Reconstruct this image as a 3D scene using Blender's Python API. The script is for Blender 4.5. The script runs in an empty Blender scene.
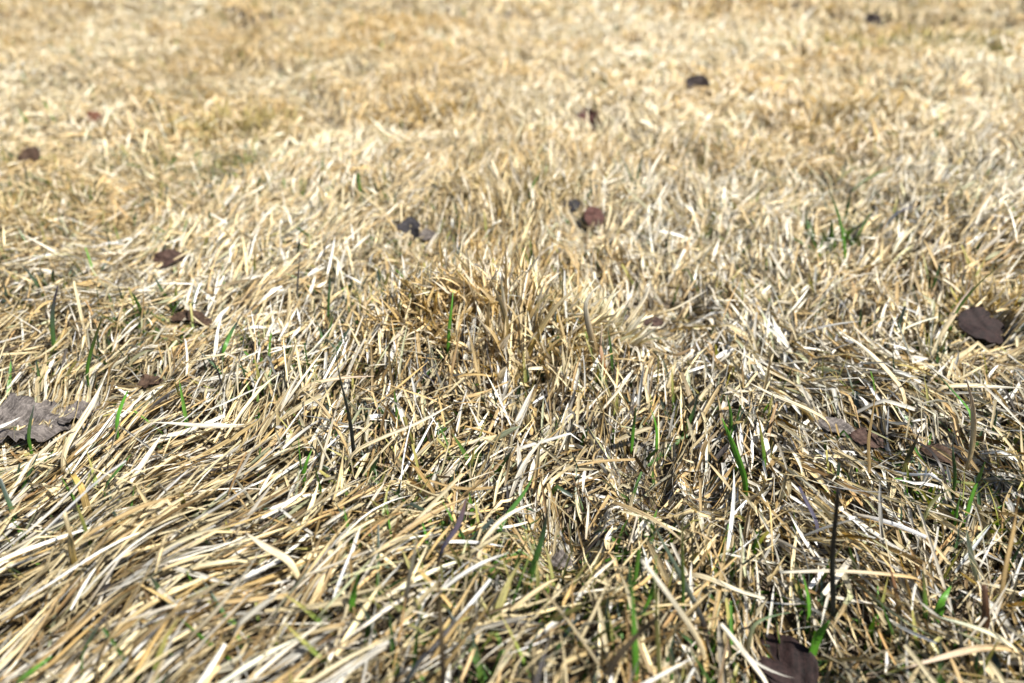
import bpy, math
import numpy as np
from mathutils import Vector

R = math.radians
SC = bpy.context.scene
COL = SC.collection

# ------------------------------------------------------------------ camera
PITCH, CAM_H, FPX = R(29.0), 0.25, 796.0
cam_d = bpy.data.cameras.new("camera")
cam_d.sensor_width = 36.0
cam_d.lens = FPX * 36.0 / 1024.0
cam_d.clip_start = 0.005
cam_d.clip_end = 500.0
cam_d.dof.use_dof = True
cam_d.dof.focus_distance = 0.425
cam_d.dof.aperture_fstop = 6.1
cam = bpy.data.objects.new("camera", cam_d)
cam.location = (0, 0, CAM_H)
cam.rotation_euler = (math.pi / 2 - PITCH, 0, 0)
COL.objects.link(cam)
SC.camera = cam

# ------------------------------------------------------------------ light
SUN_EL, SUN_AZ = R(54), R(118)          # azimuth clockwise from +Y: high on the right
world = bpy.data.worlds.new("World")
SC.world = world
world.use_nodes = True
wn = world.node_tree
bg = wn.nodes["Background"]
sky = wn.nodes.new("ShaderNodeTexSky")
sky.sky_type = 'NISHITA'
sky.sun_disc = False
sky.sun_elevation = SUN_EL
sky.sun_rotation = SUN_AZ
wn.links.new(sky.outputs[0], bg.inputs[0])
bg.inputs[1].default_value = 0.06
sun_d = bpy.data.lights.new("sun", 'SUN')
sun_d.energy = 5.0
sun_d.angle = R(0.5)
sun_d.color = (1.0, 0.95, 0.86)
sun = bpy.data.objects.new("sun", sun_d)
sdir = Vector((math.sin(SUN_AZ) * math.cos(SUN_EL), math.cos(SUN_AZ) * math.cos(SUN_EL), math.sin(SUN_EL)))
sun.rotation_euler = (-sdir).to_track_quat('-Z', 'Y').to_euler()
COL.objects.link(sun)
SC.view_settings.view_transform = 'Standard'
SC.view_settings.look = 'None'
SC.view_settings.gamma = 1.0
SC.view_settings.use_curve_mapping = False
SC.view_settings.exposure = 1.36
SC.cycles.max_bounces = 6
SC.cycles.diffuse_bounces = 2
SC.cycles.transmission_bounces = 3
SC.cycles.glossy_bounces = 2

rng = np.random.default_rng(7)

# ------------------------------------------------------------------ ground relief
F_ = np.array([0, math.cos(PITCH), -math.sin(PITCH)])
U_ = np.array([0, math.sin(PITCH), math.cos(PITCH)])


def ray(px, py):
    return np.array([(px - 512) / FPX, 0, 0]) + F_ - U_ * ((py - 341.5) / FPX)


def flat(px, py, z=0.0):
    d = ray(px, py)
    t = (z - CAM_H) / d[2]
    return d[0] * t, d[1] * t


def to_px(x, y, z=0.0):
    yy = np.maximum(y, 0.02)
    dz = z - CAM_H
    dep = yy * F_[1] + dz * F_[2]
    dep = np.maximum(dep, 0.05)
    return 512 + FPX * x / dep, 341.5 - FPX * (yy * U_[1] + dz * U_[2]) / dep


_nr = np.random.default_rng(11)


class Noise:
    """sum of randomly turned sine waves, about -1..1, feature size in metres"""
    def __init__(self, size, n=14):
        a = _nr.uniform(0, 2 * math.pi, n)
        k = 2 * math.pi / (size * _nr.uniform(0.6, 1.9, n))
        self.kx, self.ky, self.ph = k * np.cos(a), k * np.sin(a), _nr.uniform(0, 6.28, n)
        self.n = n

    def __call__(self, x, y):
        s = np.zeros(np.shape(x))
        for a, b, c in zip(self.kx, self.ky, self.ph):
            s = s + np.sin(x * a + y * b + c)
        return s / math.sqrt(self.n) / 1.3


n_big, n_mid, n_sml = Noise(0.45), Noise(0.13), Noise(0.045)
n_tuft = Noise(0.09)
# bumps (+) and hollows (-): pixel where the crest sits, size across, size deep, height
BUMPS = [(500, 318, .066, .040, .040), (430, 312, .035, .028, .008), (560, 190, .13, .06, .016), (130, 400, .10, .06, .006),
         (300, 560, .10, .05, .008), (480, 600, .06, .04, .010), (820, 350, .09, .06, .007),
         (660, 330, .035, .03, -.010), (410, 235, .05, .035, -.012), (595, 222, .03, .03, -.008),
         (30, 420, .045, .030, -.012), (165, 262, .03, .03, -.010), (560, 560, .03, .03, -.010),
         (785, 650, .030, .026, -.015), (985, 330, .04, .03, -.014), (640, 470, .04, .03, -.008),
         (720, 450, .05, .035, .006), (250, 120, .15, .1, -.012), (430, 95, .12, .06, .015),
         (900, 170, .12, .08, -.008), (590, 122, .05, .05, -.012), (700, 100, .06, .05, -.006)]
BUMPS = [(*flat(a, b), c, d, e) for a, b, c, d, e in BUMPS]
MAT = 0.021


def relief(x, y):
    """height of the top of the thatch"""
    h = 0.010 * n_big(x, y) + 0.0045 * n_mid(x, y)
    far = np.clip((y - 1.0) / 2.0, 0, 1)
    h = h * (1 + 1.0 * far) + 0.0055 * n_tuft(x, y) * (.5 + np.clip((y - .6) / .6, 0, 1) + far) - .007
    for bx, by, sx, sy, a in BUMPS:
        h = h + a * np.exp(-((x - bx) / sx) ** 2 - ((y - by) / sy) ** 2)
    return h


def soil(x, y):
    return relief(x, y) - MAT + 0.002 * n_sml(x, y)


def hit(px, py, lift=0.0):
    d = ray(px, py)
    t = 0.1
    while t < 12:
        p = d * t
        if p[1] > 0 and CAM_H + p[2] < float(relief(p[0], p[1])) + lift:
            break
        t += 0.0015 * max(1, t)
    return np.array([d[0] * t, d[1] * t, CAM_H + d[2] * t])


# ------------------------------------------------------------------ materials
def nodes(name):
    m = bpy.data.materials.new(name)
    m.use_nodes = True
    nt = m.node_tree
    for n in list(nt.nodes):
        nt.nodes.remove(n)
    out = nt.nodes.new("ShaderNodeOutputMaterial")
    return m, nt, out


def N(nt, t, **kw):
    n = nt.nodes.new(t)
    for k, v in kw.items():
        setattr(n, k, v)
    return n


def blade_material(name, trans=0.30, rough=0.42, spec=0.45, streak=0.5):
    m, nt, out = nodes(name)
    L = nt.links.new
    col = N(nt, "ShaderNodeAttribute", attribute_name="tint")
    buv = N(nt, "ShaderNodeAttribute", attribute_name="buv")       # across, along, random
    mp = N(nt, "ShaderNodeVectorMath", operation='MULTIPLY')
    mp.inputs[1].default_value = (7.0, 2.2, 40.0)
    L(buv.outputs["Vector"], mp.inputs[0])
    nz = N(nt, "ShaderNodeTexNoise")
    nz.inputs["Scale"].default_value = 1.0
    nz.inputs["Detail"].default_value = 3.0
    L(mp.outputs[0], nz.inputs["Vector"])
    mr = N(nt, "ShaderNodeMapRange")
    mr.inputs["From Min"].default_value = 0.3
    mr.inputs["From Max"].default_value = 0.7
    mr.inputs["To Min"].default_value = 1.0 - streak
    mr.inputs["To Max"].default_value = 1.0 + 0.45 * streak
    L(nz.outputs["Fac"], mr.inputs["Value"])
    sc = N(nt, "ShaderNodeVectorMath", operation='SCALE')
    L(col.outputs["Color"], sc.inputs[0])
    L(mr.outputs[0], sc.inputs["Scale"])
    # small weather specks
    mp2 = N(nt, "ShaderNodeVectorMath", operation='MULTIPLY')
    mp2.inputs[1].default_value = (3.0, 14.0, 90.0)
    L(buv.outputs["Vector"], mp2.inputs[0])
    nz2 = N(nt, "ShaderNodeTexNoise")
    nz2.inputs["Scale"].default_value = 1.0
    nz2.inputs["Detail"].default_value = 2.0
    L(mp2.outputs[0], nz2.inputs["Vector"])
    sp = N(nt, "ShaderNodeMapRange")
    sp.inputs["From Min"].default_value = 0.60
    sp.inputs["From Max"].default_value = 0.72
    sp.inputs["To Min"].default_value = 0.0
    sp.inputs["To Max"].default_value = 0.35
    L(nz2.outputs["Fac"], sp.inputs["Value"])
    mix = N(nt, "ShaderNodeMix", data_type='RGBA')
    mix.inputs["B"].default_value = (0.10, 0.055, 0.03, 1)
    L(sp.outputs[0], mix.inputs["Factor"])
    L(sc.outputs[0], mix.inputs["A"])
    sx = N(nt, "ShaderNodeSeparateXYZ")
    L(buv.outputs["Vector"], sx.inputs[0])
    m1 = N(nt, "ShaderNodeMath", operation='SUBTRACT')
    m1.inputs[1].default_value = 0.5
    L(sx.outputs[0], m1.inputs[0])
    m2 = N(nt, "ShaderNodeMath", operation='ABSOLUTE')
    L(m1.outputs[0], m2.inputs[0])
    em = N(nt, "ShaderNodeMapRange")
    em.inputs["From Min"].default_value = 0.33
    em.inputs["From Max"].default_value = 0.5
    em.inputs["To Max"].default_value = 0.45
    L(m2.outputs[0], em.inputs["Value"])
    mixb = N(nt, "ShaderNodeMix", data_type='RGBA')
    L(em.outputs[0], mixb.inputs["Factor"])
    L(mix.outputs["Result"], mixb.inputs["A"])
    dk = N(nt, "ShaderNodeMix", data_type='RGBA', blend_type='MULTIPLY')
    dk.inputs["Factor"].default_value = 1.0
    dk.inputs["B"].default_value = (.42, .33, .22, 1)
    L(mix.outputs["Result"], dk.inputs["A"])
    L(dk.outputs["Result"], mixb.inputs["B"])
    mix = mixb
    bs = N(nt, "ShaderNodeBsdfPrincipled")
    bs.inputs["Roughness"].default_value = rough
    bs.inputs["Specular IOR Level"].default_value = spec
    L(mix.outputs["Result"], bs.inputs["Base Color"])
    bp = N(nt, "ShaderNodeBump")
    bp.inputs["Strength"].default_value = 0.35
    bp.inputs["Distance"].default_value = 0.0004
    L(nz.outputs["Fac"], bp.inputs["Height"])
    L(bp.outputs[0], bs.inputs["Normal"])
    tr = N(nt, "ShaderNodeBsdfTranslucent")
    hs = N(nt, "ShaderNodeHueSaturation")
    hs.inputs["Saturation"].default_value = 1.35
    hs.inputs["Value"].default_value = 1.0
    L(mix.outputs["Result"], hs.inputs["Color"])
    L(hs.outputs[0], tr.inputs["Color"])
    ms = N(nt, "ShaderNodeMixShader")
    ms.inputs[0].default_value = trans
    L(bs.outputs[0], ms.inputs[1])
    L(tr.outputs[0], ms.inputs[2])
    L(ms.outputs[0], out.inputs["Surface"])
    return m


M_STRAW = blade_material("dry_straw", 0.33, 0.5, 0.28, 0.7)
M_GREEN = blade_material("green_blade", 0.30, 0.38, 0.5, 0.3)


def soil_material():
    m, nt, out = nodes("soil")
    L = nt.links.new
    tc = N(nt, "ShaderNodeTexCoord")
    nz = N(nt, "ShaderNodeTexNoise")
    nz.inputs["Scale"].default_value = 260.0
    nz.inputs["Detail"].default_value = 8.0
    L(tc.outputs["Object"], nz.inputs["Vector"])
    nl = N(nt, "ShaderNodeTexNoise")
    nl.inputs["Scale"].default_value = 4.0
    nl.inputs["Detail"].default_value = 6.0
    L(tc.outputs["Object"], nl.inputs["Vector"])
    r1 = N(nt, "ShaderNodeValToRGB")
    r1.color_ramp.elements[0].position = 0.35
    r1.color_ramp.elements[0].color = (0.030, 0.021, 0.014, 1)
    r1.color_ramp.elements[1].position = 0.7
    r1.color_ramp.elements[1].color = (0.13, 0.095, 0.06, 1)
    L(nz.outputs["Fac"], r1.inputs[0])
    # far away the sheet itself carries the colour of the dry lawn
    r2 = N(nt, "ShaderNodeValToRGB")
    r2.color_ramp.elements[0].position = 0.35
    r2.color_ramp.elements[0].color = (0.34, 0.25, 0.13, 1)
    r2.color_ramp.elements[1].position = 0.65
    r2.color_ramp.elements[1].color = (0.55, 0.45, 0.28, 1)
    L(nl.outputs["Fac"], r2.inputs[0])
    sx = N(nt, "ShaderNodeSeparateXYZ")
    L(tc.outputs["Object"], sx.inputs[0])
    mr = N(nt, "ShaderNodeMapRange")
    mr.inputs["From Min"].default_value = 3.0
    mr.inputs["From Max"].default_value = 7.0
    L(sx.outputs["Y"], mr.inputs["Value"])
    mix = N(nt, "ShaderNodeMix", data_type='RGBA')
    L(mr.outputs[0], mix.inputs["Factor"])
    L(r1.outputs[0], mix.inputs["A"])
    L(r2.outputs[0], mix.inputs["B"])
    bs = N(nt, "ShaderNodeBsdfPrincipled")
    bs.inputs["Roughness"].default_value = 0.9
    L(mix.outputs["Result"], bs.inputs["Base Color"])
    bp = N(nt, "ShaderNodeBump")
    bp.inputs["Strength"].default_value = 1.0
    bp.inputs["Distance"].default_value = 0.003
    L(nz.outputs["Fac"], bp.inputs["Height"])
    L(bp.outputs[0], bs.inputs["Normal"])
    L(bs.outputs[0], out.inputs["Surface"])
    return m


def leaf_material(name, dark, light, rough=0.55):
    m, nt, out = nodes(name)
    L = nt.links.new
    tc = N(nt, "ShaderNodeTexCoord")
    nz = N(nt, "ShaderNodeTexNoise")
    nz.inputs["Scale"].default_value = 160.0
    nz.inputs["Detail"].default_value = 6.0
    nz.inputs["Roughness"].default_value = 0.65
    L(tc.outputs["Object"], nz.inputs["Vector"])
    r1 = N(nt, "ShaderNodeValToRGB")
    r1.color_ramp.elements[0].position = 0.38
    r1.color_ramp.elements[0].color = (*dark, 1)
    r1.color_ramp.elements[1].position = 0.68
    r1.color_ramp.elements[1].color = (*light, 1)
    L(nz.outputs["Fac"], r1.inputs[0])
    vo = N(nt, "ShaderNodeTexVoronoi", feature='DISTANCE_TO_EDGE')
    vo.inputs["Scale"].default_value = 420.0
    L(tc.outputs["Object"], vo.inputs["Vector"])
    vr = N(nt, "ShaderNodeMapRange")
    vr.inputs["From Max"].default_value = 0.12
    vr.inputs["To Min"].default_value = 0.6
    L(vo.outputs["Distance"], vr.inputs["Value"])
    sc = N(nt, "ShaderNodeVectorMath", operation='SCALE')
    L(r1.outputs[0], sc.inputs[0])
    L(vr.outputs[0], sc.inputs["Scale"])
    sx = N(nt, "ShaderNodeSeparateXYZ")
    L(tc.outputs["Object"], sx.inputs[0])
    ab = N(nt, "ShaderNodeMath", operation='ABSOLUTE')
    L(sx.outputs[1], ab.inputs[0])
    df = N(nt, "ShaderNodeMath", operation='SUBTRACT')
    L(sx.outputs[0], df.inputs[0])
    L(ab.outputs[0], df.inputs[1])
    ml = N(nt, "ShaderNodeMath", operation='MULTIPLY')
    ml.inputs[1].default_value = 1900.0
    L(df.outputs[0], ml.inputs[0])
    si = N(nt, "ShaderNodeMath", operation='SINE')
    L(ml.outputs[0], si.inputs[0])
    vn = N(nt, "ShaderNodeMapRange")
    vn.inputs["From Min"].default_value = 0.86
    vn.inputs["To Max"].default_value = 0.55
    L(si.outputs[0], vn.inputs["Value"])
    vm = N(nt, "ShaderNodeMix", data_type='RGBA')
    vm.inputs["B"].default_value = (light[0] * 1.35, light[1] * 1.35, light[2] * 1.3, 1)
    L(vn.outputs[0], vm.inputs["Factor"])
    L(r1.outputs[0], vm.inputs["A"])
    L(vm.outputs["Result"], sc.inputs[0])
    bs = N(nt, "ShaderNodeBsdfPrincipled")
    bs.inputs["Roughness"].default_value = .75
    bs.inputs["Specular IOR Level"].default_value = .2
    L(sc.outputs[0], bs.inputs["Base Color"])
    bp = N(nt, "ShaderNodeBump")
    bp.inputs["Strength"].default_value = 0.8
    bp.inputs["Distance"].default_value = 0.0012
    L(nz.outputs["Fac"], bp.inputs["Height"])
    L(bp.outputs[0], bs.inputs["Normal"])
    L(bs.outputs[0], out.inputs["Surface"])
    return m


# ------------------------------------------------------------------ ground sheet
def grid_axis(a, b, n0, far):
    s = np.linspace(a, b, n0)
    step, p, ext = (b - a) / n0, b, []
    while p < far:
        step *= 1.25
        p += step
        ext.append(p)
    return s, np.array(ext)


def make_ground():
    sx, ex = grid_axis(-1.2, 1.2, 240, 60)
    xs = np.concatenate([-ex[::-1], sx, ex])
    sy, ey = grid_axis(-0.4, 2.6, 300, 120)
    by = []
    p, st = -0.4, 0.01
    while p > -40:
        st *= 1.3
        p -= st
        by.append(p)
    ys = np.concatenate([np.array(by[::-1]), sy, ey])
    X, Y = np.meshgrid(xs, ys)
    Z = soil(X, Y)
    w, h = len(xs), len(ys)
    me = bpy.data.meshes.new("ground")
    me.vertices.add(w * h)
    me.vertices.foreach_set("co", np.stack([X, Y, Z], -1).ravel())
    i = (np.arange(h - 1)[:, None] * w + np.arange(w - 1)[None]).ravel()
    q = np.stack([i, i + 1, i + w + 1, i + w], 1).ravel()
    quads(me, q)
    o = bpy.data.objects.new("ground", me)
    me.materials.append(soil_material())
    o["kind"] = "structure"
    COL.objects.link(o)


def quads(me, q):
    n = len(q) // 4
    me.loops.add(n * 4)
    me.loops.foreach_set("vertex_index", q.astype(np.int32))
    me.polygons.add(n)
    me.polygons.foreach_set("loop_start", np.arange(n, dtype=np.int32) * 4)
    me.polygons.foreach_set("loop_total", np.full(n, 4, np.int32))
    me.polygons.foreach_set("use_smooth", np.ones(n, bool))
    me.update(calc_edges=True)


make_ground()

# ------------------------------------------------------------------ how the lawn lies
# pixel of the spot, lie in the picture (deg, counter-clockwise from right), share lying that way,
# scatter (deg), how steep the blades stand (deg), length factor, whiteness, gold, green
FIELD = [
    (40, 660, 31, .80, 12, 6, 1.25, .35, .25, .04), (150, 590, 27, .85, 12, 5, 1.3, .35, .20, .03),
    (60, 500, 26, .85, 12, 5, 1.25, .40, .12, .03), (180, 480, 30, .8, 14, 6, 1.1, .40, .15, .02),
    (300, 620, 33, .85, 12, 7, 1.3, .45, .30, .03), (250, 530, 30, .8, 16, 5, 1.1, .55, .08, .02),
    (420, 560, 36, .85, 14, 10, 1.2, .45, .35, .07), (520, 540, 52, .8, 16, 22, 1.1, .35, .45, .12),
    (430, 660, 33, .75, 18, 12, 1.1, .20, .45, .12), (560, 660, 45, .65, 28, 18, 1.0, .20, .40, .14),
    (600, 520, 75, .55, 40, 16, .8, .40, .20, .04), (680, 640, 100, .55, 30, 28, .95, .40, .25, .12),
    (380, 430, 55, .7, 22, 16, 1.0, .60, .10, .03), (470, 430, 75, .65, 26, 20, 1.0, .65, .10, .03),
    (330, 380, 65, .7, 24, 22, 1.0, .45, .20, .04), (400, 350, 100, .6, 28, 30, .9, .50, .20, .05),
    (420, 275, 110, .5, 45, 50, .8, .05, 1.1, .05), (500, 275, 85, .6, 30, 62, .95, .10, 1.1, .05),
    (560, 290, 62, .75, 18, 50, 1.1, .25, .70, .03), (600, 320, 75, .7, 22, 38, 1.0, .45, .50, .03),
    (470, 330, 90, .6, 32, 48, .95, .30, .60, .06), (620, 400, 50, .6, 30, 20, .95, .60, .15, .04),
    (560, 450, 60, .6, 30, 16, .9, .60, .15, .02), (700, 400, 60, .5, 40, 24, .9, .60, .12, .05),
    (650, 290, 110, .5, 42, 24, .9, .75, .08, .02), (740, 270, 80, .5, 40, 24, .9, .75, .10, .03),
    (800, 320, 128, .75, 16, 12, 1.1, .80, .05, .02), (860, 380, 142, .8, 16, 9, 1.2, .80, .05, .03),
    (760, 360, 132, .7, 22, 12, 1.0, .75, .08, .02), (940, 440, 140, .6, 28, 12, 1.0, .65, .10, .05),
    (850, 480, 142, .75, 18, 10, 1.1, .65, .08, .04), (740, 540, 60, .5, 34, 18, .95, .55, .15, .04),
    (830, 580, 130, .65, 25, 16, 1.1, .45, .22, .08), (930, 600, 125, .5, 38, 20, 1.0, .40, .28, .10),
    (1000, 520, 60, .5, 34, 22, 1.0, .45, .25, .10), (960, 680, 120, .5, 40, 22, 1.1, .35, .30, .12),
    (60, 400, 35, .8, 16, 10, 1.0, .50, .10, .03), (60, 340, 70, .65, 22, 22, .95, .25, .45, .05),
    (150, 340, 40, .75, 18, 12, 1.0, .50, .15, .04), (100, 280, 45, .7, 22, 16, 1.0, .40, .30, .04),
    (220, 260, 42, .75, 20, 14, 1.0, .50, .20, .03), (280, 320, 48, .8, 16, 16, 1.05, .50, .15, .03),
    (300, 230, 30, .7, 22, 14, 1.0, .60, .15, .03), (30, 220, 50, .6, 25, 20, 1.0, .40, .30, .04),
    (370, 260, 30, .6, 28, 16, .9, .60, .20, .03), (420, 220, 30, .5, 40, 16, .85, .55, .20, .03),
    (500, 190, 85, .6, 26, 40, 1.0, .40, .45, .04), (590, 170, 75, .6, 30, 34, 1.0, .35, .45, .04),
    (670, 210, 70, .5, 34, 26, .95, .70, .15, .04), (760, 200, 60, .6, 25, 20, .95, .45, .45, .07),
    (880, 250, 45, .5, 30, 18, .95, .45, .35, .05), (960, 200, 65, .6, 30, 26, 1.0, .90, .0, .02),
    (980, 280, 25, .6, 25, 14, 1.0, .45, .35, .04), (350, 150, 40, .6, 25, 20, 1.0, .70, .15, .04),
    (220, 120, 80, .5, 30, 28, 1.0, .20, .45, .16), (130, 60, 60, .5, 30, 24, 1.0, .65, .25, .02),
    (280, 70, 70, .5, 30, 24, 1.0, .45, .35, .04), (430, 110, 60, .5, 30, 24, 1.0, .25, .65, .03),
    (560, 80, 70, .5, 30, 24, 1.0, .55, .40, .02), (650, 50, 60, .5, 30, 24, 1.0, .80, .20, .02),
    (760, 60, 60, .5, 30, 24, 1.0, .75, .25, .02), (820, 110, 40, .5, 30, 20, 1.0, .45, .55, .04),
    (900, 40, 70, .5, 30, 26, 1.0, .35, .45, .13), (1000, 100, 60, .5, 30, 24, 1.0, .65, .25, .04),
    (60, 130, 60, .5, 30, 24, 1.0, .45, .35, .06), (20, 20, 70, .5, 30, 26, 1.0, .45, .5, .02),
    (450, 15, 70, .5, 30, 26, 1.0, .50, .5, .02), (700, 10, 70, .5, 30, 26, 1.0, .40, .6, .02),
]
FA = np.array([(f[0], f[1]) for f in FIELD], float)
FW = []
for f in FIELD:
    x0, y0 = flat(f[0], f[1])
    x1, y1 = flat(f[0] + 8 * math.cos(R(f[2])), f[1] - 8 * math.sin(R(f[2])))
    FW.append(math.atan2(y1 - y0, x1 - x0))
FW = np.array(FW)
FP = np.array([f[3:] for f in FIELD], float)


def field(x, y):
    """direction (rad) and character of the lawn at ground points"""
    px, py = to_px(x, y)
    sc = np.exp(2j * FW)                 # a lie has no sign: average doubled angles
    num = np.zeros(len(x), complex)
    par = np.zeros((len(x), FP.shape[1]))
    tot = np.zeros(len(x)) + 1e-9
    for i in range(len(FA)):
        s = 42.0 + 26.0 * (FA[i, 1] / 683)
        w = np.exp(-(((px - FA[i, 0]) / (s * 1.25)) ** 2 + ((py - FA[i, 1]) / s) ** 2) / 2) + 1e-7
        num += w * sc[i]
        par += w[:, None] * FP[i]
        tot += w
    return np.angle(num) / 2, par / tot[:, None]


n_clA, n_clB, n_clC = Noise(0.035), Noise(0.05), Noise(0.09)
n_gap, n_gap2 = Noise(0.016), Noise(0.03)
n_patch, n_patch2, n_gr = Noise(0.25), Noise(0.7), Noise(0.12)


def ribbon(p, wid, side_roll, tint, rnd, seg, cross, name, mat, fold=0.22):
    """p (n, seg+1, 3) centre lines, wid (n, seg+1) full widths, tint (n, seg+1, 3)"""
    n = len(p)
    tan = np.gradient(p, axis=1)
    tan /= np.linalg.norm(tan, axis=2, keepdims=True) + 1e-12
    up = np.array([0, 0, 1.0])
    s = np.cross(tan, up)
    ln = np.linalg.norm(s, axis=2, keepdims=True)
    s = np.where(ln > 1e-3, s / (ln + 1e-9), np.array([1.0, 0, 0]))
    nn = np.cross(s, tan)
    c, sn = np.cos(side_roll)[..., None], np.sin(side_roll)[..., None]
    side = s * c + nn * sn
    nrm = np.cross(side, tan)
    hw = wid[..., None] / 2
    if cross == 2:
        V = np.stack([p - side * hw, p + side * hw], 2)
        U = np.array([0, 1.0])
    else:
        V = np.stack([p - side * hw, p - nrm * wid[..., None] * fold, p + side * hw], 2)
        U = np.array([0, 0.5, 1.0])
    k = cross
    m = (seg + 1) * k
    me = bpy.data.meshes.new(name)
    me.vertices.add(n * m)
    me.vertices.foreach_set("co", V.reshape(-1).astype(np.float32))
    base = (np.arange(n) * m)[:, None, None] + (np.arange(seg) * k)[None, :, None] + np.arange(k - 1)[None, None]
    base = base.ravel()
    q = np.stack([base, base + 1, base + k + 1, base + k], 1).ravel()
    quads(me, q)
    ca = me.attributes.new("tint", 'FLOAT_VECTOR', 'POINT')
    T = np.repeat(tint[:, :, None, :], k, 2)
    ca.data.foreach_set("vector", T.reshape(-1).astype(np.float32))
    ba = me.attributes.new("buv", 'FLOAT_VECTOR', 'POINT')
    B = np.zeros((n, seg + 1, k, 3))
    B[..., 0] = U[None, None]
    B[..., 1] = np.linspace(0, 1, seg + 1)[None, :, None]
    B[..., 2] = rnd[:, None, None]
    ba.data.foreach_set("vector", B.reshape(-1).astype(np.float32))
    me.materials.append(mat)
    return me


PAL = dict(white=(.81, .77, .67), straw=(.67, .565, .345), tan=(.47, .34, .17), gold=(.54, .385, .15),
           brown=(.16, .10, .036), grey=(.38, .35, .255), rust=(.40, .26, .12), dark=(.05, .042, .04),
           sage=(.42, .44, .27))
PAL = {k: np.array(v) for k, v in PAL.items()}


def zone(n, y0, y1, hw0, hw1, seg, cross, wscale, lscale, thick, green=False):
    # roots, even per area over a trapezoid
    ys, xs = [], []
    need = n
    while need > 0:
        yy = rng.uniform(y0, y1, need * 2)
        xx = rng.uniform(-hw1, hw1, need * 2)
        ok = np.abs(xx) < hw0 + (hw1 - hw0) * (yy - y0) / (y1 - y0)
        ys.append(yy[ok][:need]); xs.append(xx[ok][:need])
        need -= len(ys[-1])
    x, y = np.concatenate(xs), np.concatenate(ys)
    if not green and y0 < 1:
        gap = n_gap(x, y) + .5 * n_gap2(x, y)
        keep = rng.random(n) < np.clip(1.05 + gap * .9 + (y - .5), .12, 1)
        x, y = x[keep], y[keep]
        n = len(x)
    if green:
        az0, P = field(x, y)
        g = P[:, 6] * 6 + 0.35 * n_gr(x, y) + 0.5 * n_gap2(x + 1, y) - .25
        keep = rng.random(n) < np.clip(g, 0.02, 1.0)
        x, y = x[keep], y[keep]
        n = len(x)
    az0, P = field(x, y)
    share, scat, steep, lenf, white, gold, grn = P.T
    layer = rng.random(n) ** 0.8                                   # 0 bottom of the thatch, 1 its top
    # clumps that share a lie
    jit = R(1) * (18 * n_clA(x, y) + 30 * n_clC(x, y) * np.clip(.1 + y, 0, 1.2) + 30 * n_gr(x, y) * np.clip((y - .5) * 2, 0, 1))
    flip = (rng.random(n) > (0.5 + 0.5 * share)) | (n_clB(x, y) > 1.2)
    az = az0 + jit + rng.normal(0, 1, n) * R(1) * scat * np.clip(1.15 - .9 * y, .6, 1.0) * np.where(layer < .3, 1.5, 1) + np.where(flip, math.pi, 0)
    wild = rng.random(n) < 0.15
    steep = steep * .78 * np.clip(1.25 - .45 * y, .6, 1.0)
    az = np.where(wild, rng.uniform(0, 2 * math.pi, n), az)
    steep = steep * np.clip(1 + .45 * n_clC(x + 7, y), .3, 1.8)
    el = R(1) * np.clip(rng.normal(steep * 1.0, 8 + steep * 0.35, n), -4, 84)
    el = np.where(layer < 0.45, el * 0.35, el)
    L = lscale * lenf * np.clip(rng.lognormal(math.log(0.031), 0.38, n), .011, .058)
    W = wscale * np.clip(rng.lognormal(math.log(0.00165), 0.38, n), .0005, .0034)
    W = W * (.84 + .62 * np.clip(white - .15, 0, 1)) * np.clip(.98 + .3 * x, .80, 1.15)
    hair = rng.random(n) < 0.12
    frag = rng.random(n) < 0.14                                    # broken bits of thatch
    L = np.where(frag, L * .38, L)
    az = np.where(frag, rng.uniform(0, 2 * math.pi, n), az)
    el = np.where(frag, el * .4, el)
    W = np.where(hair, W * 0.35, W)
    frag = frag & (not green)
    if green:
        el = R(1) * np.clip(rng.normal(58, 18, n), 15, 88)
        L = lscale * rng.uniform(.016, .042, n)
        W = wscale * rng.uniform(.0012, .0028, n)
        layer = np.zeros(n)
        az = rng.uniform(0, 2 * math.pi, n)
    t = np.linspace(0, 1, seg + 1)[None]
    bend = -np.abs(rng.normal(0.05, 0.32, n))[:, None] * (0.35 + np.clip(el, 0, 1.3))[:, None]
    if green:
        bend = -np.abs(rng.normal(0, .35, n))[:, None]
    bend = np.where(rng.random(n)[:, None] < .12, -bend * .7, bend)
    curl = rng.normal(0, 0.18, n)[:, None]
    kink = rng.random(n) < 0.09
    kpos = rng.uniform(.3, .75, n)
    kaz = np.where(kink, rng.normal(0, .9, n), 0)[:, None] * (t > kpos[:, None])
    kel = np.where(kink, rng.normal(-.5, .4, n), 0)[:, None] * (t > kpos[:, None])
    A = az[:, None] + curl * t + kaz
    E = el[:, None] + bend * t ** 1.3 + kel
    ds = (L / seg)[:, None]
    dx, dy, dz = np.cos(E) * np.cos(A) * ds, np.cos(E) * np.sin(A) * ds, np.sin(E) * ds
    z0 = thick * (layer * 1.0)
    X = x[:, None] + np.concatenate([np.zeros((n, 1)), np.cumsum(dx[:, :-1], 1)], 1)
    Y = y[:, None] + np.concatenate([np.zeros((n, 1)), np.cumsum(dy[:, :-1], 1)], 1)
    H = z0[:, None] + np.concatenate([np.zeros((n, 1)), np.cumsum(dz[:, :-1], 1)], 1)
    # centre a flat blade on its root
    sh = (el < 0.5)[:, None] * 0.4
    mx, my = (X[:, -1:] - x[:, None]) * sh, (Y[:, -1:] - y[:, None]) * sh
    X, Y = X - mx, Y - my
    floor_h = 0.0006 + 0.45 * z0[:, None] * (el < .6)[:, None]
    H = np.maximum(H, floor_h + 0.001 * rng.random((n, 1)))
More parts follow.
